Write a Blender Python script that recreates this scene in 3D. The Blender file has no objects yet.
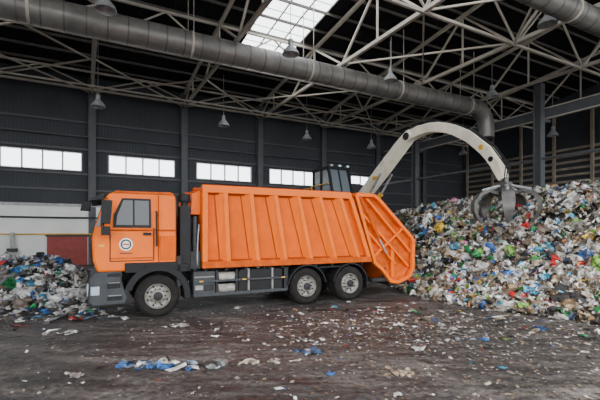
import bpy, bmesh, math, random
import numpy as np
from mathutils import Matrix, Vector, noise
random.seed(7); rng=np.random.default_rng(11)
D=bpy.data; SC=bpy.context.scene
# ------------------------------------------------------------ materials
def mat(name,col,rough=.6,metal=0.0,var=.0,scale=3.0,bump=0.0,spec=.5,coat=0.0):
    m=D.materials.new(name); m.use_nodes=True; nt=m.node_tree; b=nt.nodes['Principled BSDF']
    b.inputs['Base Color'].default_value=(*col,1); b.inputs['Roughness'].default_value=rough
    b.inputs['Metallic'].default_value=metal; b.inputs['Specular IOR Level'].default_value=spec
    b.inputs['Coat Weight'].default_value=coat
    if var>0 or bump>0:
        tc=nt.nodes.new('ShaderNodeTexCoord'); n=nt.nodes.new('ShaderNodeTexNoise')
        n.inputs['Scale'].default_value=scale; n.inputs['Detail'].default_value=8; n.inputs['Roughness'].default_value=.65
        nt.links.new(tc.outputs['Object'],n.inputs['Vector'])
        if var>0:
            r=nt.nodes.new('ShaderNodeValToRGB')
            r.color_ramp.elements[0].position=.3; r.color_ramp.elements[1].position=.7
            r.color_ramp.elements[0].color=(*[c*(1-var) for c in col],1)
            r.color_ramp.elements[1].color=(*[min(1,c*(1+var*.6)) for c in col],1)
            nt.links.new(n.outputs['Fac'],r.inputs[0]); nt.links.new(r.outputs[0],b.inputs['Base Color'])
        if bump>0:
            bp=nt.nodes.new('ShaderNodeBump'); bp.inputs['Strength'].default_value=bump; bp.inputs['Distance'].default_value=.05
            nt.links.new(n.outputs['Fac'],bp.inputs['Height']); nt.links.new(bp.outputs[0],b.inputs['Normal'])
    return m
def stripes(m,axis,freq,dark=.6,strength=.4):
    nt=m.node_tree; b=nt.nodes['Principled BSDF']
    tc=nt.nodes.new('ShaderNodeTexCoord'); w=nt.nodes.new('ShaderNodeTexWave'); w.bands_direction=axis
    w.inputs['Scale'].default_value=freq; w.inputs['Distortion'].default_value=0
    nt.links.new(tc.outputs['Object'],w.inputs['Vector'])
    bp=nt.nodes.new('ShaderNodeBump'); bp.inputs['Strength'].default_value=strength; bp.inputs['Distance'].default_value=.08
    nt.links.new(w.outputs['Fac'],bp.inputs['Height']); nt.links.new(bp.outputs[0],b.inputs['Normal'])
M={}
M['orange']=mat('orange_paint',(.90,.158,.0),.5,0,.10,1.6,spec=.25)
M['orange_p']=mat('orange_panel_shaded',(.74,.112,.0),.6,0,.22,1.3,spec=.15)  # darker copy of the orange, recess shade put into the colour
M['orange_s']=mat('orange_seam_and_shade',(.36,.05,.002),.7,0,.3,2.5,spec=.1)  # dark seams, also painted shade beside ribs and along frame edges
M['orange_d']=mat('orange_paint_dirty',(.60,.095,.004),.65,0,.45,2.5,spec=.15)
M['black']=mat('black_plastic',(.011,.0115,.013),.6,0,.3,4,spec=.3)
M['dgrey']=mat('dark_grey_paint',(.024,.025,.027),.6,0,.4,4,spec=.3)
M['grey']=mat('grey_plastic',(.050,.054,.060),.6,0,.3,4,spec=.3)
M['lgrey']=mat('light_grey_metal',(.36,.37,.38),.5,.2,.4,5)
M['tyre']=mat('tyre_rubber',(.022,.020,.019),.9,0,.5,6,.3,spec=.2)
M['rim']=mat('rim_paint',(.34,.32,.29),.6,.1,.5,6)
M['glass']=mat('cab_glass',(.012,.016,.02),.06,0,spec=.6)
M['mglass']=mat('machine_glass',(.14,.17,.19),.25,0,spec=.5)
M['white']=mat('white_paint',(.85,.85,.85),.5)
M['lamp']=mat('headlamp_glass',(.5,.58,.68),.15,.3)
M['red']=mat('red_lens',(.6,.03,.02),.3)
M['wall']=mat('dark_wall_panel',(.052,.057,.065),.7,0,.2,.4,spec=.3); stripes(M['wall'],'X',1.6,strength=.12)
M['wwall']=mat('white_plaster',(.92,.92,.90),.8,0,.08,.6)
M['steel']=mat('truss_steel',(.52,.475,.405),.6,0,.2,2)
M['column']=mat('column_steel',(.085,.090,.098),.6,0,.2,2)
M['purlin']=mat('purlin_steel',(.12,.112,.10),.7,0,.2,2,spec=.2)
M['girt']=mat('girt_steel',(.085,.087,.092),.6)
M['roof']=mat('roof_deck',(.020,.020,.021),.85,0,.2,.7,spec=.1); stripes(M['roof'],'X',2.0,strength=.6)
M['duct']=mat('galvanised_duct',(.225,.215,.20),.42,.35,.35,1.2)
M['ductj']=mat('duct_joint',(.13,.125,.12),.5,.3,.3,2)
M['frame']=mat('window_frame',(.6,.61,.62),.5)
M['redgate']=mat('red_gate',(.36,.06,.05),.6,0,.3,3)
M['slat']=mat('brown_slats',(.36,.30,.235),.7,0,.4,1)
M['cream']=mat('crane_cream_paint',(.90,.84,.68),.45,0,.22,2)
M['ylw']=mat('crane_yellow',(.80,.45,.03),.5,0,.2,2)
M['steelr']=mat('worn_steel',(.13,.125,.12),.5,.4,.5,4)
def glassy():
    m=D.materials.new('window_glazing'); m.use_nodes=True; nt=m.node_tree; nt.nodes.clear()
    o=nt.nodes.new('ShaderNodeOutputMaterial'); mx=nt.nodes.new('ShaderNodeMixShader'); t=nt.nodes.new('ShaderNodeBsdfTransparent'); g=nt.nodes.new('ShaderNodeBsdfGlossy')
    t.inputs[0].default_value=(.98,.99,1,1); g.inputs['Roughness'].default_value=.1; mx.inputs[0].default_value=.03
    nt.links.new(t.outputs[0],mx.inputs[1]); nt.links.new(g.outputs[0],mx.inputs[2]); nt.links.new(mx.outputs[0],o.inputs[0]); return m
M['pane']=glassy()
def floor_mat():
    m=D.materials.new('dirty_floor'); m.use_nodes=True; nt=m.node_tree; b=nt.nodes['Principled BSDF']; L=nt.links.new
    tc=nt.nodes.new('ShaderNodeTexCoord')
    def ns(scale,det,st=(1,1,1),rot=0):
        mp=nt.nodes.new('ShaderNodeMapping'); mp.inputs['Scale'].default_value=st; mp.inputs['Rotation'].default_value=(0,0,rot)
        n=nt.nodes.new('ShaderNodeTexNoise'); n.inputs['Scale'].default_value=scale; n.inputs['Detail'].default_value=det; n.inputs['Roughness'].default_value=.7
        L(tc.outputs['Object'],mp.inputs[0]); L(mp.outputs[0],n.inputs['Vector']); return n
    n1=ns(.45,10,(1,2.2,1),-.3); n2=ns(9,8); n3=ns(1.4,9,(.5,2.5,1),-.35)
    r1=nt.nodes.new('ShaderNodeValToRGB'); e=r1.color_ramp.elements
    e[0].position=.34; e[0].color=(.038,.036,.037,1); e[1].position=.70; e[1].color=(.175,.163,.157,1)
    x=r1.color_ramp.elements.new(.52); x.color=(.082,.077,.076,1)
    L(n1.outputs['Fac'],r1.inputs[0])
    r2=nt.nodes.new('ShaderNodeValToRGB'); e=r2.color_ramp.elements
    e[0].position=.36; e[0].color=(.32,.31,.31,1); e[1].position=.68; e[1].color=(1.8,1.74,1.68,1)
    L(n2.outputs['Fac'],r2.inputs[0])
    r3=nt.nodes.new('ShaderNodeValToRGB'); e=r3.color_ramp.elements
    e[0].position=.40; e[0].color=(.45,.45,.47,1); e[1].position=.62; e[1].color=(1.5,1.44,1.38,1)
    L(n3.outputs['Fac'],r3.inputs[0])
    def mul(a,c):
        k=nt.nodes.new('ShaderNodeMixRGB'); k.blend_type='MULTIPLY'; k.inputs[0].default_value=1; L(a,k.inputs[1]); L(c,k.inputs[2]); return k.outputs[0]
    L(mul(mul(r1.outputs[0],r2.outputs[0]),r3.outputs[0]),b.inputs['Base Color'])
    rr=nt.nodes.new('ShaderNodeMapRange'); rr.inputs['From Min'].default_value=.35; rr.inputs['From Max'].default_value=.62; rr.inputs['To Min'].default_value=.30; rr.inputs['To Max'].default_value=.9
    L(n3.outputs['Fac'],rr.inputs['Value']); L(rr.outputs[0],b.inputs['Roughness'])
    bp=nt.nodes.new('ShaderNodeBump'); bp.inputs['Strength'].default_value=.8; bp.inputs['Distance'].default_value=.05
    L(n2.outputs['Fac'],bp.inputs['Height']); L(bp.outputs[0],b.inputs['Normal']); return m
M['floor']=floor_mat()
def attr_mat():
    m=D.materials.new('mixed_refuse'); m.use_nodes=True; nt=m.node_tree; b=nt.nodes['Principled BSDF']
    a=nt.nodes.new('ShaderNodeAttribute'); a.attribute_name='Col'
    n=nt.nodes.new('ShaderNodeTexNoise'); n.inputs['Scale'].default_value=7; n.inputs['Detail'].default_value=6
    tc=nt.nodes.new('ShaderNodeTexCoord'); nt.links.new(tc.outputs['Object'],n.inputs['Vector'])
    r=nt.nodes.new('ShaderNodeValToRGB'); r.color_ramp.elements[0].position=.38; r.color_ramp.elements[0].color=(.32,.29,.26,1); r.color_ramp.elements[1].position=.58; r.color_ramp.elements[1].color=(1,1,1,1)
    nt.links.new(n.outputs['Fac'],r.inputs[0])
    k=nt.nodes.new('ShaderNodeMixRGB'); k.blend_type='MULTIPLY'; k.inputs[0].default_value=1
    nt.links.new(a.outputs['Color'],k.inputs[1]); nt.links.new(r.outputs[0],k.inputs[2]); nt.links.new(k.outputs[0],b.inputs['Base Color'])
    b.inputs['Roughness'].default_value=.5; return m
M['refuse']=attr_mat()
# ------------------------------------------------------------ mesh builder
class MB:
    def __init__(s): s.v=[];s.f=[];s.mi=[];s.mats=[]
    def _m(s,k):
        if k not in s.mats: s.mats.append(k)
        return s.mats.index(k)
    def add(s,vs,fs,k):
        o=len(s.v); i=s._m(k); s.v+= [tuple(p) for p in vs]
        for f in fs: s.f.append([o+j for j in f]); s.mi.append(i)
    def box(s,x0,x1,y0,y1,z0,z1,k):
        vs=[(x,y,z) for x in (x0,x1) for y in (y0,y1) for z in (z0,z1)]
        s.add(vs,[(0,1,3,2),(4,6,7,5),(0,4,5,1),(2,3,7,6),(0,2,6,4),(1,5,7,3)],k)
    def beam(s,p,q,w,k,h=None):
        h=h or w; p=Vector(p);q=Vector(q);d=(q-p).normalized(); up=Vector((0,0,1)) if abs(d.z)<.95 else Vector((0,1,0))
        a=d.cross(up).normalized()*w/2; b=a.cross(d).normalized()*h/2
        vs=[c+sx*a+sy*b for c in (p,q) for sx,sy in ((-1,-1),(1,-1),(1,1),(-1,1))]
        s.add(vs,[(3,2,1,0),(4,5,6,7)]+[(i,(i+1)%4,(i+1)%4+4,i+4) for i in range(4)],k)
    def tube(s,pts,rad,k,n=12,cap=True):
        pts=[Vector(p) for p in pts]; N=len(pts)
        if not hasattr(rad,'__len__'): rad=[rad]*N
        vs=[];prev=None
        for i,p in enumerate(pts):
            d=(pts[min(i+1,N-1)]-pts[max(i-1,0)]).normalized()
            if prev is None:
                up=Vector((0,0,1)) if abs(d.z)<.9 else Vector((0,1,0)); a=d.cross(up).normalized()
            else: a=(prev-d*prev.dot(d)).normalized()
            prev=a; b=d.cross(a)
            for j in range(n):
                t=2*math.pi*j/n; vs.append(p+(a*math.cos(t)+b*math.sin(t))*rad[i])
        fs=[(i*n+j,i*n+(j+1)%n,(i+1)*n+(j+1)%n,(i+1)*n+j) for i in range(N-1) for j in range(n)]
        if cap: fs+=[tuple(range(n))[::-1],tuple((N-1)*n+j for j in range(n))]
        s.add(vs,fs,k)
    def prism(s,poly,y0,y1,k,inset=0):
        n=len(poly); vs=[(x,y0,z) for x,z in poly]+[(x,y1,z) for x,z in poly]
        s.add(vs,[tuple(range(n)),tuple(range(n,2*n))[::-1]]+[(i,i+n,(i+1)%n+n,(i+1)%n) for i in range(n)],k)
    def lathe(s,prof,c,axis,k,n=32):
        vs=[]; c=Vector(c)
        for r,h in prof:
            for j in range(n):
                t=2*math.pi*j/n; a,b=r*math.cos(t),r*math.sin(t)
                vs.append(c+(Vector((a,h,b)) if axis=='y' else Vector((a,b,h)) if axis=='z' else Vector((h,a,b))))
        fs=[(i*n+j,i*n+(j+1)%n,(i+1)*n+(j+1)%n,(i+1)*n+j) for i in range(len(prof)-1) for j in range(n)]
        s.add(vs,fs,k)
    def build(s,name,mw=None,parent=None,bevel=0,smooth=True):
        me=D.meshes.new(name); me.from_pydata(s.v,[],s.f)
        for k in s.mats: me.materials.append(M[k])
        me.polygons.foreach_set('material_index',s.mi); me.update()
        bm=bmesh.new(); bm.from_mesh(me); bmesh.ops.recalc_face_normals(bm,faces=bm.faces); bm.to_mesh(me); bm.free()
        if smooth:
            me.polygons.foreach_set('use_smooth',[True]*len(me.polygons)); me.set_sharp_from_angle(angle=math.radians(35))
        ob=D.objects.new(name,me); SC.collection.objects.link(ob)
        if parent: ob.parent=parent
        elif mw: ob.matrix_world=mw
        if bevel:
            b=ob.modifiers.new('bevel','BEVEL'); b.width=bevel; b.segments=2; b.limit_method='ANGLE'; b.angle_limit=math.radians(40)
        return ob
def empty(name,mw):
    e=D.objects.new(name,None); SC.collection.objects.link(e); e.matrix_world=mw; return e
def frame(x,y,ang): return Matrix.Translation((x,y,0))@Matrix.Rotation(math.radians(ang),4,'Z')
# ------------------------------------------------------------ building: local x=a (along back wall), y=-b, z
BF=frame(6.9,38.1,28.4)
A0,A1,BL=-41.7,12.3,36.0
cols=[.3-6*k for k in range(-2,8)]
def rz(b): return 12.5+.12*(b if b<18 else 36-b)
m=MB(); m.box(A0,A1,0,.3,0,6.15,'wall'); m.box(A0,A1,0,.3,7.4,12.6,'wall')
wins=[]
cs=sorted(cols)
edges=[A0]+[c for c in cs if A0<c<A1]+[A1]
prev=A0
for i in range(len(edges)-1):
    l=edges[i]; r=edges[i+1]
    if r-l<5.5: continue
    if r<=.4 : wins.append((l+1.0,r-.6))
for l,r in wins: m.box(prev,l,0,.3,6.15,7.4,'wall'); prev=r
m.box(prev,A1,0,.3,6.15,7.4,'wall')
m.build('wall_back',BF,smooth=False)
for i,(l,r) in enumerate(wins):
    w=MB(); n=4
    for z in (6.15,7.34): w.box(l,r,.0,.12,z,z+.06,'frame')
    for j in range(n+1):
        x=l+(r-l)*j/n; w.box(x-.05,x+.05,.0,.12,6.15,7.4,'frame')
    w.box(l,r,.05,.07,6.2,7.35,'pane')
    w.build('window_%d'%(i+1),BF,smooth=False)
m=MB()
for z in (4.9,5.95,7.6,9.4):
    m.box(A0,A1,-.14,0,z-.06,z+.06,'girt')
m.tube([(A0,-.35,8.4),(A1,-.35,8.4)],.05,'girt',8)
m.build('trim_1',BF,smooth=False)
m=MB(); m.box(A0,-18.5,-.45,-.01,0,3.85,'wwall'); m.box(A0,-18.5,-.55,-.45,3.78,3.95,'lgrey')
m.tube([(A0,-.6,3.05),(-18.5,-.6,3.05)],.06,'grey',8); m.tube([(A0,-.6,2.0),(-18.5,-.6,2.0)],.04,'ylw',8)
m.build('wall_plinth',BF,smooth=False)
m=MB(); m.box(-26.2,-24.0,-.62,-.46,0,1.9,'redgate')
for x in np.arange(-26.2,-23.9,.22): m.box(x-.02,x+.02,-.66,-.62,0,1.9,'redgate')
m.box(-26.3,-23.9,-.68,-.5,1.85,1.95,'grey'); m.build('door_1',BF,smooth=False)
m=MB()
m.box(-28.1,-27.8,-1.2,-.8,0,.75,'lgrey'); m.box(-28.05,-27.85,-1.1,-.9,.75,2.1,'lgrey'); m.box(-28.2,-27.7,-1.25,-.76,.95,1.15,'grey'); m.build('electrical_cabinet',BF,smooth=False)
m=MB(); m.box(A0-.3,A0,-36,.3,0,14.8,'wall'); m.build('wall_left',BF,smooth=False)
m=MB(); m.box(A1,A1+.3,-36,.3,0,14.8,'wall')
for z in np.arange(3.6,9.6,.55): m.box(A1-.2,A1,-33,-1,z,z+.2,'slat')
for b in np.arange(1,33,3): m.box(A1-.35,A1-.2,-b-.12,-b+.12,0,12.5,'slat')
m.build('wall_right',BF,smooth=False)
m=MB(); m.box(-80,80,-60,30,-.3,0,'floor'); m.build('floor',Matrix.Translation((0,20,0)),smooth=False)
# ceiling with a skylight opening and an added unseen one for light
sky=[(-15.9,-12.6),(-33.5,-30.8)]; SB0,SB1=7.2,28.5  # leftmost opening is added out of view to balance the light
m=MB()
def roofstrip(a0,a1,b0,b1):
    bs=[b0]+([18] if b0<18<b1 else [])+[b1]
    for p,q in zip(bs[:-1],bs[1:]):
        vs=[(a,-b,rz(b)+dz) for dz in (0,.15) for a,b in ((a0,p),(a1,p),(a1,q),(a0,q))]
        m.add(vs,[(0,1,2,3),(7,6,5,4)]+[(i,(i+1)%4+0,(i+1)%4+4,i+4) for i in range(4)],'roof')
cur=A0
for l,r in sorted(sky):
    roofstrip(cur,l,-.3,BL); roofstrip(l,r,-.3,SB0); roofstrip(l,r,SB1,BL); cur=r
roofstrip(cur,A1,-.3,BL)
m.build('ceiling',BF,smooth=False)
for i,(l,r) in enumerate(sorted(sky)):
    w=MB()
    for a in (l,l+(r-l)/3,l+2*(r-l)/3,r):
        w.beam((a,-SB0,rz(SB0)+.05),(a,-18,rz(18)+.05),.06,'purlin'); w.beam((a,-18,rz(18)+.05),(a,-SB1,rz(SB1)+.05),.06,'purlin')
    for b in np.arange(SB0,SB1+.1,.76): w.beam((l,-b,rz(b)+.05),(r,-b,rz(b)+.05),.04,'frame')
    for p,q in ((SB0,18),(18,SB1)):
        w.add([(l,-p,rz(p)+.12),(r,-p,rz(p)+.12),(r,-q,rz(q)+.12),(l,-q,rz(q)+.12)],[(0,1,2,3)],'pane')
    w.build('skylight' if i==0 else 'skylight.001',BF,smooth=False)  # first one built is the unseen opening added for light
for c in cols:
    if c<A0: continue
    m=MB(); x=c
    m.box(x-.22,x+.22,-.5,-.46,0,12.3,'column'); m.box(x-.22,x+.22,-.06,-.02,0,12.3,'column'); m.box(x-.03,x+.03,-.46,-.06,0,12.3,'column')
    m.build('steel_column',BF,smooth=False)
for b in (5.2,15.6,26):
    m=MB(); x=.4
    m.box(x-.22,x+.22,-b-.24,-b-.2,0,11.2,'column'); m.box(x-.22,x+.22,-b+.2,-b+.24,0,11.2,'column'); m.box(x-.05,x+.05,-b-.2,-b+.2,0,11.2,'column')
    m.box(x+.22,x+.8,-b-.25,-b+.25,8.9,9.05,'column'); m.build('steel_column',BF,smooth=False)
m=MB(); m.box(.70,.95,-35,-.8,9.07,9.12,'steel'); m.box(.80,.84,-35,-.8,9.12,9.7,'column'); m.box(.68,.98,-35,-.8,9.7,9.75,'steel')
m.build('crane_girder',BF,smooth=False)
m=MB(); m.beam((.4,-35,6.6),(.4,-.8,6.6),.14,'column'); m.build('column_tie_beam',BF,smooth=False)
# trusses
ZB=11.35
def zt(b): return rz(b)-.22
for c in cols:
    if c<A0 or c>A1-.1: continue
    m=MB(); m.beam((c,-.3,ZB),(c,-35.7,ZB),.17,'steel')
    m.beam((c,-.3,zt(.3)),(c,-18,zt(18)),.17,'steel'); m.beam((c,-18,zt(18)),(c,-35.7,zt(35.7)),.17,'steel')
    bs=np.arange(0,36.1,3.0)
    for i,b in enumerate(bs):
        b=min(max(b,.3),35.7)
        if i%2==1: m.beam((c,-b,ZB),(c,-b,zt(b)),.08,'steel')
        if i<len(bs)-1:
            b2=min(bs[i+1],35.7)
            if i%2==0: m.beam((c,-b,ZB),(c,-b2,zt(b2)),.1,'steel')
            else: m.beam((c,-b,zt(b)),(c,-b2,ZB),.1,'steel')
    m.build('roof_truss',BF,smooth=False)
for b in (1.2,9,18,27):
    m=MB(); top=zt(b)
    m.beam((A0+.1,-b,ZB-.05),(A1-.4,-b,ZB-.05),.12,'steel'); m.beam((A0+.1,-b,top),(A1-.4,-b,top),.12,'steel')
    x=A0+.2; i=0
    while x<A1-3:
        x2=x+3
        m.beam((x,-b,ZB if i%2==0 else top),(x2,-b,top if i%2==0 else ZB),.08,'steel'); x=x2;i+=1
    m.build('longitudinal_truss',BF,smooth=False)
m=MB()
for b in np.arange(1.5,36,1.5):
    m.beam((A0+.1,-b,rz(b)-.08),(A1-.4,-b,rz(b)-.08),.07,'purlin',.14)
m.build('roof_purlins',BF,smooth=False)
m=MB()
ccs=sorted([c for c in cols if A0<c<A1])
for i in range(len(ccs)-1):
    for j,b in enumerate((0.3,6,12,18,24)):
        b2=b+6
        if j==0 or i%3==1:
            m.beam((ccs[i],-b,ZB),(ccs[i+1],-b2,ZB),.08,'steel'); 
            m.beam((ccs[i+1],-b,ZB-.02),(ccs[i],-b2,ZB-.02),.08,'steel')
m.tube([(A0+.1,-3.2,10.9),(A1-.4,-3.2,10.9)],.055,'steel',8)
m.build('roof_bracing',BF,smooth=False)
# ducts
def duct(name,b,z,r,x0,x1,down):
    m=MB(); pts=[(x0,-b,z),(x1,-b,z)]; 
    if down:
        for k in range(1,7):
            t=k/6*math.pi/2; pts.append((x1+1.2*math.sin(t),-b,z-1.2*(1-math.cos(t))))
        pts.append((x1+1.2,-b,z-1.9))
    m.tube(pts,r,'duct',28)
    for x in np.arange(x0+.4,x1,.75): m.tube([(x-.03,-b,z),(x+.03,-b,z)],r+.012,'ductj',28)
    for x in np.arange(x0+3,x1,6.0):
        m.tube([(x-.05,-b,z),(x+.05,-b,z)],r+.03,'steel',28)
        m.beam((x,-b-r,z),(x,-b-r,rz(b)-.2),.03,'steel'); m.beam((x,-b+r,z),(x,-b+r,rz(b)-.2),.03,'steel')
    m.build(name,BF)
duct('ventilation_duct',12.3,10.45,.53,-41,-1.3,True)
duct('ventilation_duct',21.8,10.5,.42,-41,10,False)
for a,b,z in [(-23.5,5.6,9.0),(-16.0,4.4,9.2),(-9.2,3.6,9.2),(-3,3.6,9.2),(-16,14.2,10.1),(-9.4,13.3,10.4),(-6.9,20.3,10.9),(-23.5,14.2,10.1),(-2.5,14.5,10.3),(6.5,5,9.3),(6.5,13,9.3)]:
    m=MB(); c=(a,-b,z)
    m.lathe([(.03,.70),(.11,.68),(.12,.42),(.16,.36),(.34,.14),(.39,0),(.36,0),(.14,.32),(.0,.33)],c,'z','lgrey',18)
    m.tube([(a,-b,z+.66),(a,-b,12.6)],.018,'lgrey',6)
    m.build('pendant_lamp',BF)
m=MB()
for y in (-6,-4.6):
    m.beam((2.0,y,1.2),(11.5,y,5.6),.22,'slat',.4)
for x in (3,5.5,8,10.5):
    z=1.2+(x-2)*4.4/9.5
    m.beam((x,-6,0),(x,-6,z),.14,'column'); m.beam((x,-4.6,0),(x,-4.6,z),.14,'column'); m.beam((x,-6,z+1),(x,-6,z),.05,'steel')
m.beam((2,-5.3,1.35),(11.5,-5.3,5.75),1.2,'black',.06); m.beam((2,-6,2.3),(11.5,-6,6.7),.05,'steel')
m.build('sorting_conveyor',BF,smooth=False)
# ------------------------------------------------------------ GARBAGE TRUCK (local x=rearwards, y=away, z up)
TF=frame(-3.46,9.76,26.67); T=empty('garbage_truck',TF)
def part(m,name,bevel=0,smooth=True): return m.build(name,None,T,bevel,smooth)
m=MB(); W=2.5
prof=[(-1.33,1.16),(-1.42,1.45),(-1.44,1.95),(-1.38,2.2),(-1.17,2.88),(-1.08,3.0),(-.9,3.07),(.3,3.09),(.42,3.02),(.44,2.9),(.44,1.16)]
n=len(prof)
def yin(z): return .02 if z<2.2 else .02+(z-2.2)*.10
vs=[(x,yin(z),z) for x,z in prof]+[(x,W-yin(z),z) for x,z in prof]
m.add(vs,[tuple(range(n)),tuple(range(n,2*n))[::-1]]+[(i,i+n,(i+1)%n+n,(i+1)%n) for i in range(n)],'orange')
part(m,'cab_shell',.05)
m=MB()
def sidepanel(poly,off,k,near=True):
    vs=[];
    for x,z in poly: vs.append((x,yin(z)-off,z))
    for x,z in poly: vs.append((x,yin(z)+.02,z))
    n=len(poly); m.add(vs,[tuple(range(n)),tuple(range(n,2*n))[::-1]]+[(i,i+n,(i+1)%n+n,(i+1)%n) for i in range(n)],k)
    vs2=[(x,W-y,z) for x,y,z in vs]; m.add(vs2,[tuple(range(n)),tuple(range(n,2*n))[::-1]]+[(i,i+n,(i+1)%n+n,(i+1)%n) for i in range(n)],k)
sidepanel([(-1.0,2.2),(-.16,2.2),(-.16,2.90),(-.80,2.90),(-.98,2.5)],.012,'black')
sidepanel([(-.93,2.26),(-.57,2.26),(-.57,2.85),(-.77,2.85),(-.91,2.48)],.018,'glass')
sidepanel([(-.53,2.26),(-.21,2.26),(-.21,2.85),(-.53,2.85)],.018,'glass')
def fs(z): return -1.38+(z-2.2)*(.21/.68)
for k,o,y0,y1,z0,z1 in (('black',.012,.2,2.3,2.16,2.9),('glass',.02,.27,2.23,2.22,2.85)):
    m.add([(fs(z)-o+e,y,z) for e in (0,.03) for y,z in ((y0,z0),(y1,z0),(y1,z1),(y0,z1))],[(0,1,2,3),(7,6,5,4),(0,1,5,4),(2,3,7,6),(1,2,6,5),(3,0,4,7)],k)
sidepanel([(-1.36,2.22),(-1.24,2.22),(-1.06,2.85),(-1.13,2.85)],.008,'glass')
m.box(-1.47,-1.43,.35,2.15,1.3,1.95,'black')
for z in (1.4,1.52,1.64,1.76,1.88): m.box(-1.49,-1.46,.4,2.1,z,z+.05,'grey')
part(m,'cab_glazing',0,False)
m=MB()
for x in (-1.06,-.10): m.box(x-.011,x+.011,.010,.03,1.42,2.2,'black')
m.box(-1.06,-.10,.010,.03,1.40,1.42,'black')
m.box(-.34,-.16,-.015,.03,2.02,2.08,'black'); m.box(.0,.02,.008,.03,1.35,3.0,'orange_s')
m.box(-1.06,.44,.0,.03,2.13,2.155,'orange_s')
m.box(-1.04,-.12,.006,.03,1.46,1.49,'orange_d')
m.tube([(-.04,-.04,1.75),(-.04,-.05,1.8),(-.04,-.05,2.55),(-.04,.03,2.6)],.02,'black',8)
m.box(-.95,.35,.06,.12,3.02,3.07,'orange_d')
m.prism([(-1.2,2.86),(-1.46,2.82),(-1.46,2.88),(-1.15,3.02)],.12,2.38,'black')
m.box(.05,.40,.0,.03,1.40,2.0,'orange_p')
m.box(-1.30,-1.18,.0,.03,1.75,1.80,'ylw')
part(m,'cab_trim',0)
m=MB()
m.lathe([(0,-.001),(.15,-.001),(.15,.006)],(-.72,.012,1.80),'y','white',28)
m.lathe([(.085,-.005),(.12,-.005),(.12,0),(.085,0)],(-.72,.012,1.80),'y','grey',28)
m.box(-.79,-.65,.004,.012,1.785,1.82,'orange_d'); m.box(-.86,-.58,.008,.019,1.58,1.605,'grey')
part(m,'door_mark')
m=MB()
m.prism([(-1.36,1.17),(-1.5,1.02),(-1.52,.5),(-1.42,.38),(-.72,.38),(-.68,.55),(-.82,.95),(-.80,1.17)],.0,2.5,'grey')
part(m,'bumper',.04)
m=MB()
m.box(-1.535,-1.3,.05,.42,.62,.9,'lamp'); m.box(-1.535,-1.3,2.08,2.45,.62,.9,'lamp')
m.box(-1.46,-1.28,-.01,.03,.64,.84,'lamp')
m.box(-1.54,-1.5,.5,2.0,.55,.62,'black'); m.box(-1.54,-1.5,.6,1.9,.75,1.0,'black')
m.box(-1.12,-.80,-.012,.05,.50,.60,'black'); m.box(-1.12,-.84,-.012,.05,.78,.9,'black'); m.box(-1.12,-.84,-.012,.05,1.05,1.13,'black')
m.box(-1.10,-.82,-.016,.05,.60,.62,'lgrey'); m.box(-1.10,-.86,-.016,.05,.90,.915,'lgrey')
part(m,'headlamps_and_steps',.01)
def arch(m,cx,cz,r0,r1,y0,y1,a0,a1,k,n=14):
    P=[]
    for i in range(n+1):
        t=math.radians(a0+(a1-a0)*i/n); P.append((math.cos(t),math.sin(t)))
    vs=[(cx+c*r,y,cz+s_*r) for y in (y0,y1) for r in (r0,r1) for c,s_ in P]; N=n+1
    fs=[]
    for i in range(n):
        fs+= [(i,i+1,N+i+1,N+i),(2*N+i,3*N+i,3*N+i+1,2*N+i+1),(i,2*N+i,2*N+i+1,i+1),(N+i,N+i+1,3*N+i+1,3*N+i)]
    fs+=[(0,N,3*N,2*N),(n,2*N+n,3*N+n,N+n)]
    m.add(vs,fs,k)
m=MB()
for y0,y1 in ((-.02,.5),(2.0,2.52)):
    arch(m,0,.52,.62,.78,y0,y1,0,165,'black')
    m.box(.62,.78,y0,y1,.42,.56,'black'); m.box(.30,.72,y0+.02,y1,1.1,1.3,'black')
m.box(-.75,-.3,-.015,.1,1.12,1.36,'black'); m.box(-.3,.44,-.005,.1,1.15,1.36,'black')
m.box(.44,.56,.0,.4,.75,1.5,'dgrey')
part(m,'front_mudguards',.012)
def wheel(m,x,yf,w,s=1,R=.52):
    pr=[(.30,.05),(.33,0.0),(.44,-.015),(.49,.02),(.52,.06),(.52,w-.06),(.49,w-.02),(.30,w)]
    m.lathe([(r,yf*1.0+s*h) for r,h in pr],(x,0,R),'y','tyre',40)
    for j in range(40):
        t=2*math.pi*j/40; c,sn=math.cos(t),math.sin(t)
        p=(x+c*.515,yf+s*.07,R+sn*.515); q=(x+c*.515,yf+s*(w-.07),R+sn*.515); m.beam(p,q,.035,'tyre',.015)
    m.lathe([(r,yf+s*h) for r,h in [(.31,.03),(.30,.0),(.285,.03),(.27,.10),(.22,.13),(.16,.10),(.13,.03),(.06,.01),(0,.01)]],(x,0,R),'y','rim',36)
    m.lathe([(r,yf+s*h) for r,h in [(.11,.05),(.11,-.01),(.05,-.03),(0,-.03)]],(x,0,R),'y','dgrey',20)
    for j in range(10):
        t=2*math.pi*j/10; p=Vector((x+.18*math.cos(t),yf+s*.05,R+.18*math.sin(t))); m.tube([p,p+Vector((0,s*.06,0))],.018,'dgrey',6)
    for j in range(8):
        t=2*math.pi*(j+.5)/8; p=Vector((x+.245*math.cos(t),yf+s*.095,R+.245*math.sin(t))); m.tube([p,p+Vector((0,s*.06,0))],.026,'black',8)
for nm,x,w in (('front_wheels',0,.31),('rear_wheels_1',4.12,.56),('rear_wheels_2',5.62,.56)):
    m=MB(); wheel(m,x,.03,w,1); wheel(m,x,2.47,w,-1); m.tube([(x,.2,.52),(x,2.3,.52)],.09,'dgrey',12); part(m,nm)
m=MB()
for y in (.8,1.6): m.box(-1.2,6.6,y,y+.09,.78,1.05,'dgrey')
for x in (-.5,1,2,3,4.87,6.2): m.box(x-.06,x+.06,.8,1.69,.8,1.0,'dgrey')
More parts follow.
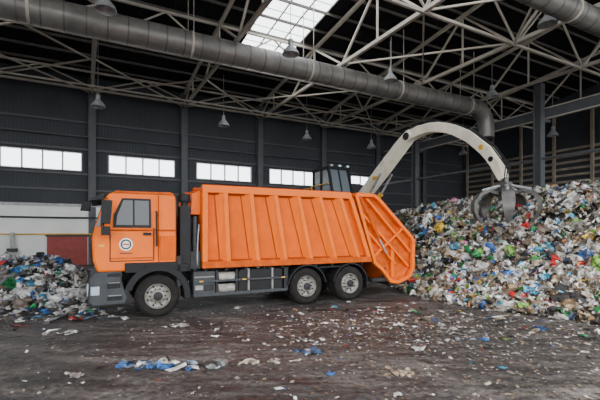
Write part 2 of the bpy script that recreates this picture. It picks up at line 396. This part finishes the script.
m.box(-.9,.6,.85,1.6,.6,1.2,'black'); m.tube([(1,1.25,.75),(4.1,1.25,.6)],.06,'grey',10)
m.box(1.0,6.4,.55,1.95,1.05,1.2,'dgrey'); m.box(1.0,3.9,.75,.80,.42,1.1,'black')
for x in np.arange(1.2,6.3,.55): m.box(x-.04,x+.04,.15,.6,1.06,1.17,'dgrey')
part(m,'chassis',.01)
m=MB()
m.box(.86,1.42,.05,.6,.46,1.08,'grey'); m.box(.88,1.40,.035,.07,.92,.95,'rim'); m.box(.9,1.1,.03,.07,.60,.72,'rim')
m.box(1.14,1.38,.03,.06,.58,.74,'dgrey')
m.tube([(1.52,.2,.90),(1.98,.2,.90)],.13,'rim',16); m.tube([(1.52,.2,.60),(1.98,.2,.60)],.12,'rim',16)
part(m,'battery_box',.02)
m=MB(); m.prism([(2.05,.50),(2.12,.43),(3.3,.43),(3.37,.50),(3.37,1.02),(3.3,1.09),(2.12,1.09),(2.05,1.02)],.08,.66,'black')
for x in (2.35,3.05): m.box(x-.03,x+.03,.06,.68,.41,1.11,'rim')
m.tube([(2.7,.3,1.08),(2.7,.3,1.13)],.06,'lgrey',12)
part(m,'fuel_tank',.03)
m=MB()
for z in (.44,): m.box(.86,3.46,.0,.04,z,z+.08,'grey')
m.box(.86,3.46,.0,.04,.80,.85,'grey')
for x in (1.47,2.0,3.42): m.box(x-.03,x+.03,.04,.08,.44,1.1,'dgrey')
for x in (1.05,2.2,3.35): m.box(x-.05,x+.05,-.006,.002,.81,.845,'ylw')
m.box(3.46,3.52,.05,.5,.45,1.1,'dgrey')
part(m,'side_guard',.008)
m=MB()
for y0,y1 in ((-.01,.62),(1.88,2.51)):
    for cx in (4.12,5.62): arch(m,cx,.52,.60,.64,y0,y1,8,172,'black')
    m.box(4.5,5.24,y0,y1,1.04,1.08,'black'); m.box(6.2,6.24,y0,y1,.35,.6,'black')
part(m,'rear_mudguards')
m=MB()
m.box(.54,.80,.10,.42,1.1,2.75,'black'); m.tube([(.67,.26,2.7),(.67,.26,2.95)],.09,'black',14); m.lathe([(.0,.22),(.14,.2),(.16,.05),(.14,.0),(0,0)],(.67,.26,2.86),'z','black',16)
m.box(.5,1.05,.6,1.9,1.05,2.5,'dgrey'); m.tube([(.93,.2,1.1),(.93,.2,2.5)],.05,'grey',10); m.tube([(.85,.35,1.0),(.87,.3,1.8),(1.0,.4,2.4)],.03,'black',8)
m.tube([(.97,.12,1.2),(.97,.08,1.8),(1.02,.15,2.3)],.02,'lgrey',8)
m.box(.80,1.05,.1,.45,1.15,1.6,'dgrey')
part(m,'air_intake_and_hydraulics',.01)
# refuse body
CT=3.31
m=MB()
m.prism([(1.08,1.2),(1.08,3.27),(5.68,3.27),(6.42,1.2)],.16,2.34,'orange_p')  # recess shade painted in as darker orange
m.prism([(.84,2.55),(.88,3.10),(1.1,3.2),(1.1,2.55)],.3,2.2,'orange')
for s in (0,1):
    def Y(a,b): return (a,b) if s==0 else (2.5-b,2.5-a)
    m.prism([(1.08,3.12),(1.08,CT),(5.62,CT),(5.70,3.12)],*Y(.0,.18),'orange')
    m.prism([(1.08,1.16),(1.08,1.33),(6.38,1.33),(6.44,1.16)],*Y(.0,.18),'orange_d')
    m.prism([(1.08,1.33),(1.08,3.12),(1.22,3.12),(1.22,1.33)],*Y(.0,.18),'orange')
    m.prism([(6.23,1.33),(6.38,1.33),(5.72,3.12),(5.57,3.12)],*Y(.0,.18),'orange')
    m.prism([(1.22,3.08),(1.22,3.12),(5.57,3.12),(5.58,3.08)],*Y(.10,.18),'orange_s')  # shade under the rail painted as a dark strip
    m.prism([(1.22,1.33),(1.22,1.37),(6.2,1.37),(6.22,1.33)],*Y(.10,.18),'orange_s')  # shade at the lower frame edge painted the same way
    m.prism([(1.08,3.30),(1.08,3.33),(5.6,3.33),(5.6,3.30)],*Y(.02,.1),'orange_s')
part(m,'refuse_body',.008)
m=MB()
nr=6
for s in (0,1):
    for i in range(nr):
        f=(i+.78)/nr; xt=1.24+(5.54-1.24)*f-.1; xb=1.24+(6.2-1.24)*f-.1
        y0=.165; yr=.01; wt,wb=.26,.20
        A=[(xb-wb,y0,1.33),(xb-.06,yr,1.33),(xb+.05,yr,1.33),(xb+.06,y0,1.33)]
        Bq=[(xt-wt,y0,3.12),(xt-.06,yr,3.12),(xt+.05,yr,3.12),(xt+.06,y0,3.12)]
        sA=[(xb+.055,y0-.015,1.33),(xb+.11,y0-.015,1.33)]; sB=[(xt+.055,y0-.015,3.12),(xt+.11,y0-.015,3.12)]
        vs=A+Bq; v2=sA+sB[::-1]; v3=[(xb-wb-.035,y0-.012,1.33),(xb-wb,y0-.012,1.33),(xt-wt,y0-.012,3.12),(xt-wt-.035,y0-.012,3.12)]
        if s: vs=[(x,2.5-y,z) for x,y,z in vs]; v2=[(x,2.5-y,z) for x,y,z in v2]; v3=[(x,2.5-y,z) for x,y,z in v3]
        m.add(vs,[(0,1,5,4)],'orange'); m.add(vs,[(1,2,6,5),(0,1,2,3),(4,5,6,7)],'orange'); m.add(vs,[(2,3,7,6)],'orange_s')  # rear flank of each rib painted dark as its shaded side
        m.add(v2,[(0,1,2,3)],'orange_s'); m.add(v3,[(0,1,2,3)],'orange_s')  # flat strips painting edge shadow beside each rib
part(m,'body_ribs',0,False)
m=MB()
for x in np.arange(1.5,5.6,.82): m.box(x-.04,x+.04,.1,2.4,3.27,3.33,'orange_d')
m.box(1.1,5.6,1.1,1.4,3.27,3.35,'orange_d')
part(m,'body_roof_ribs',0)
hp=[(5.84,3.26),(6.52,3.26),(6.72,3.14),(8.10,1.90),(8.16,1.72),(8.13,.86),(7.95,.60),(7.5,.46),(7.2,.5),(6.88,.88),(6.56,1.12)]
m=MB(); m.prism(hp,.17,2.33,'orange_d'); part(m,'tailgate_hopper',.02)
m=MB()
for s in (0,1):
    y=.07 if s==0 else 2.43
    for i in range(len(hp)):
        p=hp[i]; q=hp[(i+1)%len(hp)]
        m.beam((p[0],y,p[1]),(q[0],y,q[1]),.14,'orange',.11)
    for p,q in (((6.0,2.75),(7.95,.95)),((6.3,2.1),(7.4,1.05)),((6.25,3.15),(8.02,1.45)),((6.5,1.3),(7.7,2.22)),((7.3,.62),(7.3,1.6))):
        m.beam((p[0],y+.02,p[1]),(q[0],y+.02,q[1]),.12,'orange',.07)
    yy=.0 if s==0 else 2.5
    m.tube([(5.95,yy,3.2),(6.7,yy,1.9)],.05,'orange_d',10); m.tube([(6.7,yy,1.9),(7.0,yy,1.4)],.03,'lgrey',10)
    m.beam((5.80,y,3.24),(6.50,y,1.16),.10,'orange_s',.03)
m.box(6.05,6.5,.3,2.2,3.26,3.36,'orange')
part(m,'tailgate_ribs',.01)
m=MB()
m.box(8.1,8.2,.3,2.2,.9,1.7,'black'); m.box(7.2,7.9,.12,2.38,.36,.5,'dgrey')
m.box(8.12,8.2,.08,.24,1.0,1.3,'red'); m.box(8.12,8.2,2.26,2.42,1.0,1.3,'red')
m.box(6.5,7.1,.08,.3,.5,.62,'dgrey'); m.box(6.95,7.05,.1,.2,.55,.95,'dgrey'); m.box(7.0,7.14,.02,.08,.66,.76,'red')
part(m,'rear_frame',.01)
m=MB()
for s in (0,1):
    y=-.26 if s==0 else 2.76
    yi=.05 if s==0 else 2.45
    m.tube([(-1.12,yi,2.88),(-1.2,y,2.88),(-1.2,y,2.12),(-1.15,yi,2.10)],.02,'black',8)
    m.prism([(-1.26,2.28),(-1.06,2.28),(-1.02,2.80),(-1.24,2.82)],y-.13,y+.13,'black')
    m.prism([(-1.25,2.02),(-1.07,2.02),(-1.07,2.22),(-1.25,2.22)],y-.12,y+.12,'black')
m.tube([(-1.15,2.35,2.95),(-1.5,2.5,2.98),(-1.58,2.6,2.9)],.022,'black',8)
m.prism([(-1.76,2.70),(-1.5,2.70),(-1.48,2.93),(-1.70,2.97)],2.42,2.76,'black')
part(m,'mirrors',.015)
# ------------------------------------------------------------ MATERIAL HANDLER
ang=math.degrees(math.atan2(-.879,.477)); HF=frame(3.4,21.0,ang); H=empty('material_handler',HF)
def hpart(m,name,bevel=0,smooth=True): return m.build(name,None,H,bevel,smooth)
m=MB()
for y in (-1.5,1.0):
    P=[]
    for i in range(9): t=math.pi/2+math.pi*i/8; P.append((-4.2+.45*math.cos(t),.47+.45*math.sin(t)))
    for i in range(9): t=-math.pi/2+math.pi*i/8; P.append((-.4+.45*math.cos(t),.47+.45*math.sin(t)))
    m.prism([(x,max(z,.0)) for x,z in P],y,y+.55,'tyre')
    for x in np.arange(-4.1,-.3,.3): m.box(x-.1,x+.1,y-.02,y+.57,.9,.97,'dgrey'); 
m.box(-3.8,-.8,-1.1,1.1,.5,1.1,'dgrey'); m.tube([(-2.3,0,1.1),(-2.3,0,2.2)],.7,'dgrey',20)
hpart(m,'undercarriage')
m=MB(); m.prism([(-4.4,2.2),(-4.5,3.7),(-4.2,3.95),(-1.6,3.95),(-.8,3.0),(-.4,2.9),(-.4,2.2)],-1.3,1.3,'ylw')
m.box(-4.55,-3.4,-1.32,1.32,2.15,3.2,'dgrey'); m.tube([(-3.6,.6,3.9),(-3.6,.6,4.6)],.08,'black',10)
for y in (-1.25,1.25): m.tube([(-4.3,y,3.9),(-4.3,y,4.7),(-1.8,y,4.7),(-1.8,y,3.9)],.025,'ylw',8)
m.box(-3.9,-1.7,-.2,1.25,3.95,4.85,'dgrey'); m.box(-3.7,-1.9,-.1,1.15,4.85,4.92,'grey')
for x in (-3.5,-3.0,-2.5,-2.0): m.box(x-.1,x+.1,-.22,-.19,4.2,4.7,'black')
hpart(m,'house',.03)
m=MB()
cy0,cy1=-1.95,-.65
m.prism([(-2.1,3.6),(-2.1,4.15),(-.1,4.15),(-.25,3.6)],cy0,cy1,'black')
m.box(-2.15,-.45,cy0-.04,cy1+.04,5.38,5.52,'black')
m.prism([(-2.05,4.15),(-2.05,5.38),(-.6,5.38),(-.2,4.15)],cy0+.05,cy1-.05,'mglass')
for y in (cy0,cy1-.1):
    for a,b in (((-2.05,4.1),(-2.05,5.4)),((-1.25,4.1),(-1.25,5.4)),((-.17,4.1),(-.56,5.4))): m.beam((a[0],y+.05,a[1]),(b[0],y+.05,b[1]),.12,'black')
m.beam((-2.07,-1.3,4.1),(-2.07,-1.3,5.4),.08,'black'); m.beam((-.17,-1.3,4.1),(-.56,-1.3,5.4),.06,'black')
for y in (-1.8,-1.3,-.8): m.box(-.5,-.38,y-.07,y+.07,5.50,5.60,'lamp')
m.tube([(-2.0,-2.05,3.8),(-2.0,-2.05,4.6),(-.3,-2.05,4.6)],.03,'ylw',6)
m.box(-1.8,-.5,-1.6,-.7,2.3,3.6,'dgrey')
hpart(m,'operator_cab',.015)
def sweep(m,pts,wid,k):
    N=len(pts); vs=[]
    for i,(x,z,h) in enumerate(pts):
        a=pts[max(i-1,0)]; b=pts[min(i+1,N-1)]; d=Vector((b[0]-a[0],b[1]-a[1])).normalized(); nx,nz=-d.y,d.x
        for sy,sn in ((-1,-1),(1,-1),(1,1),(-1,1)): vs.append((x+nx*h*sn,sy*wid/2,z+nz*h*sn))
    fs=[(i*4+j,i*4+(j+1)%4,(i+1)*4+(j+1)%4,(i+1)*4+j) for i in range(N-1) for j in range(4)]+[(3,2,1,0),tuple((N-1)*4+j for j in range(4))]
    m.add(vs,fs,k)
m=MB()
sweep(m,[(-1.3,3.1,.2),(-.6,3.62,.26),(0,4.07,.28),(1.4,5.1,.29),(2.66,6.03,.26),(3.2,6.4,.22),(3.5,6.55,.17)],.45,'cream')
m.tube([(3.3,-.30,6.42),(3.3,.30,6.42)],.17,'dgrey',16)
m.box(.9,1.3,-.24,.24,4.72,4.9,'ylw')
hpart(m,'boom',.03)
m=MB()
sweep(m,[(2.75,6.05,.12),(3.31,6.42,.21),(3.9,6.54,.21),(4.49,6.54,.20),(5.0,6.46,.20),(5.4,6.33,.20),(5.85,6.14,.20),(6.27,5.90,.21),(6.62,5.67,.21),(6.94,5.38,.21),(7.2,5.12,.20),(7.43,4.83,.19),(7.63,4.52,.17),(7.79,4.18,.15),(7.9,3.95,.12)],.34,'cream')
hpart(m,'stick',.02)
m=MB()
for t in (7.1,7.5):
    z=5.22 if t<7.3 else 4.72
    m.tube([(t,-.19,z),(t,.19,z)],.10,'ylw' if t<7.3 else 'black',12)
for y in (-.35,.35):
    m.tube([(-.4,y,3.2),(.9,y,4.05)],.12,'ylw',12); m.tube([(.9,y,4.05),(1.7,y,4.95)],.06,'lgrey',10)
m.tube([(1.5,0,5.60),(2.9,0,6.70)],.08,'dgrey',12); m.tube([(2.9,0,6.70),(3.9,0,6.80)],.04,'lgrey',10)
for y in (-.12,0,.12): m.tube([(-.4,y,4.1),(1.0,y,5.25),(2.4,y,6.25),(3.2,y,6.78),(4.5,y,6.85),(5.6,y,6.5),(6.6,y,5.98),(7.5,y,5.2),(8.05,y,4.4),(7.97,y,3.8)],.022,'black',6)
hpart(m,'hydraulic_cylinders')
m=MB(); gx,gz=7.95,3.72
m.tube([(gx,0,gz+.3),(gx,0,gz-.0)],.10,'steelr',12); m.box(gx-.16,gx+.16,-.16,.16,gz-.1,gz+.12,'steelr'); m.tube([(gx,0,gz-.1),(gx,0,gz-.5)],.22,'steelr',20); m.tube([(gx,0,gz-.22),(gx,0,gz-.34)],.30,'dgrey',20)
for j in range(5):
    t=2*math.pi*(j+.3)/5; cr=Vector((math.cos(t),math.sin(t),0)); sd=Vector((-cr.y,cr.x,0))
    pf=[(.22,-.30,.11),(.58,-.18,.15),(.88,-.30,.19),(1.05,-.56,.20),(1.07,-.84,.17),(.96,-1.10,.11),(.78,-1.30,.02)]
    vs=[]
    for i,(r,z,w) in enumerate(pf):
        a=pf[max(i-1,0)]; b=pf[min(i+1,len(pf)-1)]; d=Vector((b[0]-a[0],b[1]-a[1])).normalized(); nr_,nz_=-d.y,d.x
        for sw,sn in ((-1,-1),(1,-1),(1,1),(-1,1)):
            c=Vector((gx,0,gz))+cr*(r+nr_*.05*sn)+Vector((0,0,z+nz_*.05*sn))+sd*w*sw; vs.append(c)
    N=len(pf); m.add(vs,[(i*4+q,i*4+(q+1)%4,(i+1)*4+(q+1)%4,(i+1)*4+q) for i in range(N-1) for q in range(4)]+[(3,2,1,0),tuple((N-1)*4+q for q in range(4))],'steelr')
    c0=Vector((gx,0,gz)); m.tube([c0+cr*.2+Vector((0,0,.0)),c0+cr*.80+Vector((0,0,-.16))],.05,'lgrey',10)
hpart(m,'orange_peel_grab')
# ------------------------------------------------------------ REFUSE
def smst(x): x=np.clip(x,0,1); return x*x*(3-2*x)
def nz2(x,y,s,o=0): return np.array([noise.fractal(Vector((a*s,b*s,o)),1.0,2.0,4) for a,b in zip(np.ravel(x),np.ravel(y))]).reshape(np.shape(x))
def hR(X,Y):
    d=((X-3.4)+(Y-12.4))*.7071+.0
    s=np.clip(d/6.0,0,1); f=.5*s+.5*smst(s)
    e=X-3.35-.02*(Y-12); g=smst(e/2.3)*.75+.25*np.clip(e/2.3,0,1)
    Hh=np.clip(3.02+.12*(X-5),2.7,4.5)
    a=(X-6.9)*.8796+(Y-38.1)*.4756; k=smst((-.3-a)/2.5)
    bk=smst((29-Y)/5.0)
    fr=smst((Y-4.5)/2)
    return Hh*f*g*k*bk*fr
def hL(X,Y):
    f=smst((Y-10.6)/3.4); g=smst((-6.1-X-.25*(Y-11.5))/2.2); bk=smst((18-Y)/3.5); l=smst((X+24)/2)
    return .95*f*g*bk*l
PAL_R=[((.58,.58,.56),25),((.90,.91,.92),16),((.33,.32,.30),13),((.20,.16,.12),15),((.035,.033,.033),17),((.03,.12,.40),4),((.08,.38,.60),4),((.03,.26,.08),3.5),((.22,.48,.08),2.3),((.55,.03,.03),2.4),((.72,.50,.05),2.2),((.65,.20,.05),1),((.55,.2,.32),.8),((.34,.24,.14),11),((.50,.42,.32),9)]
PAL_L=[((.58,.58,.58),25),((.90,.90,.90),18),((.28,.28,.28),14),((.15,.12,.10),14),((.03,.03,.03),18),((.04,.16,.48),5),((.08,.35,.6),3.5),((.02,.28,.09),3.5),((.5,.04,.04),1.4),((.65,.42,.08),.7)]
PAL_F=[((.80,.80,.78),13),((.27,.22,.18),19),((.14,.115,.10),27),((.48,.43,.37),11),((.045,.042,.042),22),((.06,.16,.42),2),((.40,.06,.04),1.4)]
def pick(P,n):
    c=np.array([p[0] for p in P]); w=np.array([p[1] for p in P],float); w/=w.sum()
    k=c[rng.choice(len(P),n,p=w)]; return np.clip(k*(1+rng.normal(0,.14,(n,1))),0.01,.92)
def grid(nx,ny):
    v=[((i/(nx-1)-.5),(j/(ny-1)-.5),0) for i in range(nx) for j in range(ny)]
    f=[(i*ny+j,(i+1)*ny+j,(i+1)*ny+j+1,i*ny+j+1) for i in range(nx-1) for j in range(ny-1)]
    return np.array(v,float),f
def icos(sub):
    bm=bmesh.new(); bmesh.ops.create_icosphere(bm,subdivisions=sub,radius=.5); v=np.array([x.co[:] for x in bm.verts]); f=[tuple(q.index for q in p.verts) for p in bm.faces]; bm.free(); return v,f
def bott():
    v=[];f=[];P=[(.13,-.5),(.15,-.45),(.15,.15),(.05,.38),(.05,.5)];n=7
    for r,h in P:
        for j in range(n): v.append((h,r*math.cos(6.283*j/n),r*math.sin(6.283*j/n)))
    for i in range(4):
        for j in range(n): f.append((i*n+j,i*n+(j+1)%n,(i+1)*n+(j+1)%n,(i+1)*n+j))
    f+=[tuple(range(n)),tuple(4*n+j for j in range(n))]
    return np.array(v),f
def bx():
    v=[(x,y,z) for x in (-.5,.5) for y in (-.35,.35) for z in (-.22,.22)]
    return np.array(v),[(0,1,3,2),(4,6,7,5),(0,4,5,1),(2,3,7,6),(0,2,6,4),(1,5,7,3)]
PROTO={'sheet':(grid(4,3),(.10,.10,.22)),'lump':(icos(1),(.13,.13,.10)),'bag':(icos(2),(.09,.09,.07)),'bottle':(bott(),(.01,.01,.01)),'box':(bx(),(.03,.03,.03)),'chip':(grid(2,2),(.12,.12,.12))}
def build_refuse(name,layers,hf=None):
    V=[];F=[];C=[];o=0
    if hf is not None:
        fn,xs,ys,s,col=hf; X,Y=np.meshgrid(xs,ys,indexing='ij'); Hh=fn(X,Y); nn=nz2(X,Y,1.1)
        Z=Hh+nn*.26*np.clip(Hh,0,1)-.05
        nx,ny=X.shape; V.append(np.stack([X,Y,Z],-1).reshape(-1,3)); C.append(np.tile(col,(nx*ny,1)))
        for i in range(nx-1):
            for j in range(ny-1):
                if Hh[i:i+2,j:j+2].max()>.015: F.append((i*ny+j,(i+1)*ny+j,(i+1)*ny+j+1,i*ny+j+1))
        o=nx*ny
    for pts,nrm,size,cols_,kind,flat,tilt in layers:
        (pv,pf),jit=PROTO[kind]; n=len(pts)
        if n==0: continue
        N=nrm+rng.normal(0,tilt,(n,3)); N/=np.linalg.norm(N,axis=1,keepdims=True)
        R=rng.normal(0,1,(n,3)); U=np.cross(R,N); U/=np.linalg.norm(U,axis=1,keepdims=True); W_=np.cross(N,U)
        P=pv[None]+rng.normal(0,1,(n,len(pv),3))*np.array(jit); P[:,:,2]*=flat
        sc=np.stack([size*rng.uniform(.7,1.5,n),size*rng.uniform(.6,1.1,n),size],-1); P=P*sc[:,None]
        G=pts[:,None]+P[:,:,0:1]*U[:,None]+P[:,:,1:2]*W_[:,None]+P[:,:,2:3]*N[:,None]
        G[:,:,2]=np.maximum(G[:,:,2],.003)
        V.append(G.reshape(-1,3)); C.append(np.repeat(cols_,len(pv),0))
        for i in range(n):
            b=o+i*len(pv); F+= [tuple(b+q for q in f) for f in pf]
        o+=n*len(pv)
    V=np.concatenate(V); C=np.concatenate(C)
    me=D.meshes.new(name); me.from_pydata(V.tolist(),[],F); me.materials.append(M['refuse'])
    a=me.color_attributes.new('Col','FLOAT_COLOR','POINT'); a.data.foreach_set('color',np.concatenate([C,np.ones((len(C),1))],1).ravel().astype(np.float32))
    me.update(); ob=D.objects.new(name,me); SC.collection.objects.link(ob)
    if hf is not None:
        bm=bmesh.new(); bm.from_mesh(me); bmesh.ops.delete(bm,geom=[v for v in bm.verts if not v.link_faces],context='VERTS'); bm.to_mesh(me); bm.free()
    return ob
def on_pile(fn,n,xr,yr,lo,near=None):
    out=[]
    while sum(map(len,out))<n:
        X=rng.uniform(*xr,n*2); Y=rng.uniform(*yr,n*2); h=fn(X,Y)
        dist=np.hypot(X,Y); keep=(h>lo)&(rng.random(n*2)<np.clip((12/dist)**2,.05,1)); out.append(np.stack([X,Y],-1)[keep])
    P=np.concatenate(out)[:n]; X,Y=P[:,0],P[:,1]; h=fn(X,Y); e=.15
    gx=(fn(X+e,Y)-fn(X-e,Y))/(2*e); gy=(fn(X,Y+e)-fn(X,Y-e))/(2*e)
    N=np.stack([-gx,-gy,np.ones_like(gx)],-1); N/=np.linalg.norm(N,axis=1,keepdims=True)
    z=h+nz2(X,Y,1.1)*.26*np.clip(h,0,1)
    return np.stack([X,Y,z],-1),N
def layers_for(fn,counts,xr,yr,pal):
    L=[]
    for kind,n,s0,s1,flat,tilt,up in counts:
        p,N=on_pile(fn,n,xr,yr,.02); size=rng.uniform(s0,s1,n)*np.where(rng.random(n)<.08,1.5,1)
        p=p+N*(rng.uniform(0,up,n))[:,None]
        L.append((p,N,size,pick(pal,n),kind,flat,tilt))
    return L
LR=layers_for(hR,[('sheet',8500,.10,.28,1,.65,.18),('lump',5500,.08,.20,.8,.5,.10),('bag',950,.2,.44,.7,.4,.12),('bottle',2400,.14,.28,1,.9,.18),('box',1500,.1,.24,1,.8,.16),('chip',7500,.04,.12,1,.9,.18)],(3.2,20),(5,29),PAL_R)
build_refuse('garbage_pile',LR,(hR,np.arange(3,22,.25),np.arange(4,30,.25),1,(.035,.031,.028)))
LL=layers_for(hL,[('sheet',3000,.12,.32,1,.65,.17),('lump',2200,.08,.24,.8,.5,.10),('bag',420,.25,.5,.7,.4,.12),('bottle',400,.14,.28,1,.9,.16),('box',300,.1,.26,1,.8,.14),('chip',1500,.05,.13,1,.9,.17)],(-24,-6),(10.3,19.5),PAL_L)
build_refuse('garbage_pile',LL,(hL,np.arange(-25,-5.5,.25),np.arange(10,20,.25),1,(.035,.033,.030)))
def flat_layer(kind,n,cx,cy,sx,sy,s0,s1,pal,flat=.4,tilt=.12,lift=.02,uniform=False):
    if uniform: P=np.stack([rng.uniform(cx-sx,cx+sx,n),rng.uniform(cy-sy,cy+sy,n)],-1)
    else: P=np.stack([rng.normal(cx,sx,n),rng.normal(cy,sy,n)],-1)
    ok=P[:,1]>1.5; P=P[ok]; n=len(P)
    size=rng.uniform(s0,s1,n); z=lift*.5+size*.06
    return (np.stack([P[:,0],P[:,1],z],-1),np.tile([0,0,1.],(n,1)),size,pick(pal,n),kind,flat,tilt)
WH=[((.88,.88,.88),5),((.5,.5,.5),1)]; BLU=[((.04,.15,.42),2),((.30,.38,.5),2),((.8,.82,.82),3),((.04,.04,.05),3)]; BR=[((.30,.22,.15),4),((.16,.12,.09),4),((.45,.38,.3),2)]
Ls=[flat_layer('chip',5500,1,7,9,5,.012,.045,PAL_F,uniform=True),
    flat_layer('chip',3400,2.6,8.6,2.6,1.1,.02,.06,PAL_F),
    flat_layer('chip',1900,3.5,5.5,2.0,1.6,.015,.05,BR),
    flat_layer('sheet',170,3.6,9.6,2.2,1.1,.06,.18,PAL_R),
    flat_layer('lump',140,2.6,9.2,2.2,1.2,.03,.09,PAL_F,.6),
    flat_layer('sheet',120,0,7,9,5,.03,.12,PAL_L,uniform=True),
    flat_layer('sheet',110,-7,10.0,1.6,.5,.1,.28,PAL_L),
    flat_layer('lump',50,-5.9,10.5,.4,.3,.1,.22,PAL_L,.6),
    flat_layer('sheet',6,-2.65,8.9,.12,.06,.14,.26,WH), flat_layer('sheet',18,-2.15,6.25,.33,.10,.08,.2,BLU,.6),flat_layer('lump',14,-2.05,6.2,.3,.08,.06,.15,BLU,.6),
    flat_layer('bag',5,-1.45,6.2,.15,.08,.18,.28,[((.06,.065,.07),1),((.2,.21,.22),1)],.6),
    flat_layer('sheet',9,-.55,6.4,.3,.07,.08,.17,[((.6,.55,.48),1)]), flat_layer('bag',6,.08,6.9,.16,.07,.12,.22,[((.05,.09,.2),1),((.4,.35,.3),1),((.7,.7,.7),1)],.6),
    flat_layer('lump',26,1.45,5.9,.16,.08,.05,.12,BR,.6), flat_layer('sheet',4,-3.3,5.8,.08,.04,.08,.15,WH), flat_layer('sheet',7,-4.9,8.3,.3,.1,.1,.22,WH),
    flat_layer('sheet',10,.0,7.6,.9,.2,.06,.14,WH), flat_layer('bag',3,3.2,7.7,.3,.15,.08,.16,BLU,.5),
    flat_layer('sheet',12,4.4,7.4,.9,.7,.06,.15,PAL_R),
    flat_layer('sheet',6,6.3,8.1,.22,.12,.14,.28,[((.02,.30,.12),2),((.8,.8,.8),1),((.05,.3,.5),1)],.7)]
build_refuse('scattered_litter',Ls)
# ------------------------------------------------------------ light
w=D.worlds.new('overcast_sky'); SC.world=w; w.use_nodes=True; nt=w.node_tree; bg=nt.nodes['Background']
bg.inputs[0].default_value=(.95,.975,1,1); bg.inputs[1].default_value=5.4
sd=D.lights.new('daylight_sun','SUN'); sd.energy=4.6; sd.angle=math.radians(32); sd.color=(1,.96,.9)
so=D.objects.new('daylight_sun',sd); SC.collection.objects.link(so)
so.rotation_euler=Vector((.38,.80,-.52)).to_track_quat('-Z','Y').to_euler()
# ------------------------------------------------------------ camera
cd=D.cameras.new('camera'); cd.sensor_width=36; cd.lens=24; cd.shift_y=33/600; cd.clip_end=300
co=D.objects.new('camera',cd); SC.collection.objects.link(co); co.location=(0,0,2.07); co.rotation_euler=(math.pi/2,0,0)
SC.camera=co
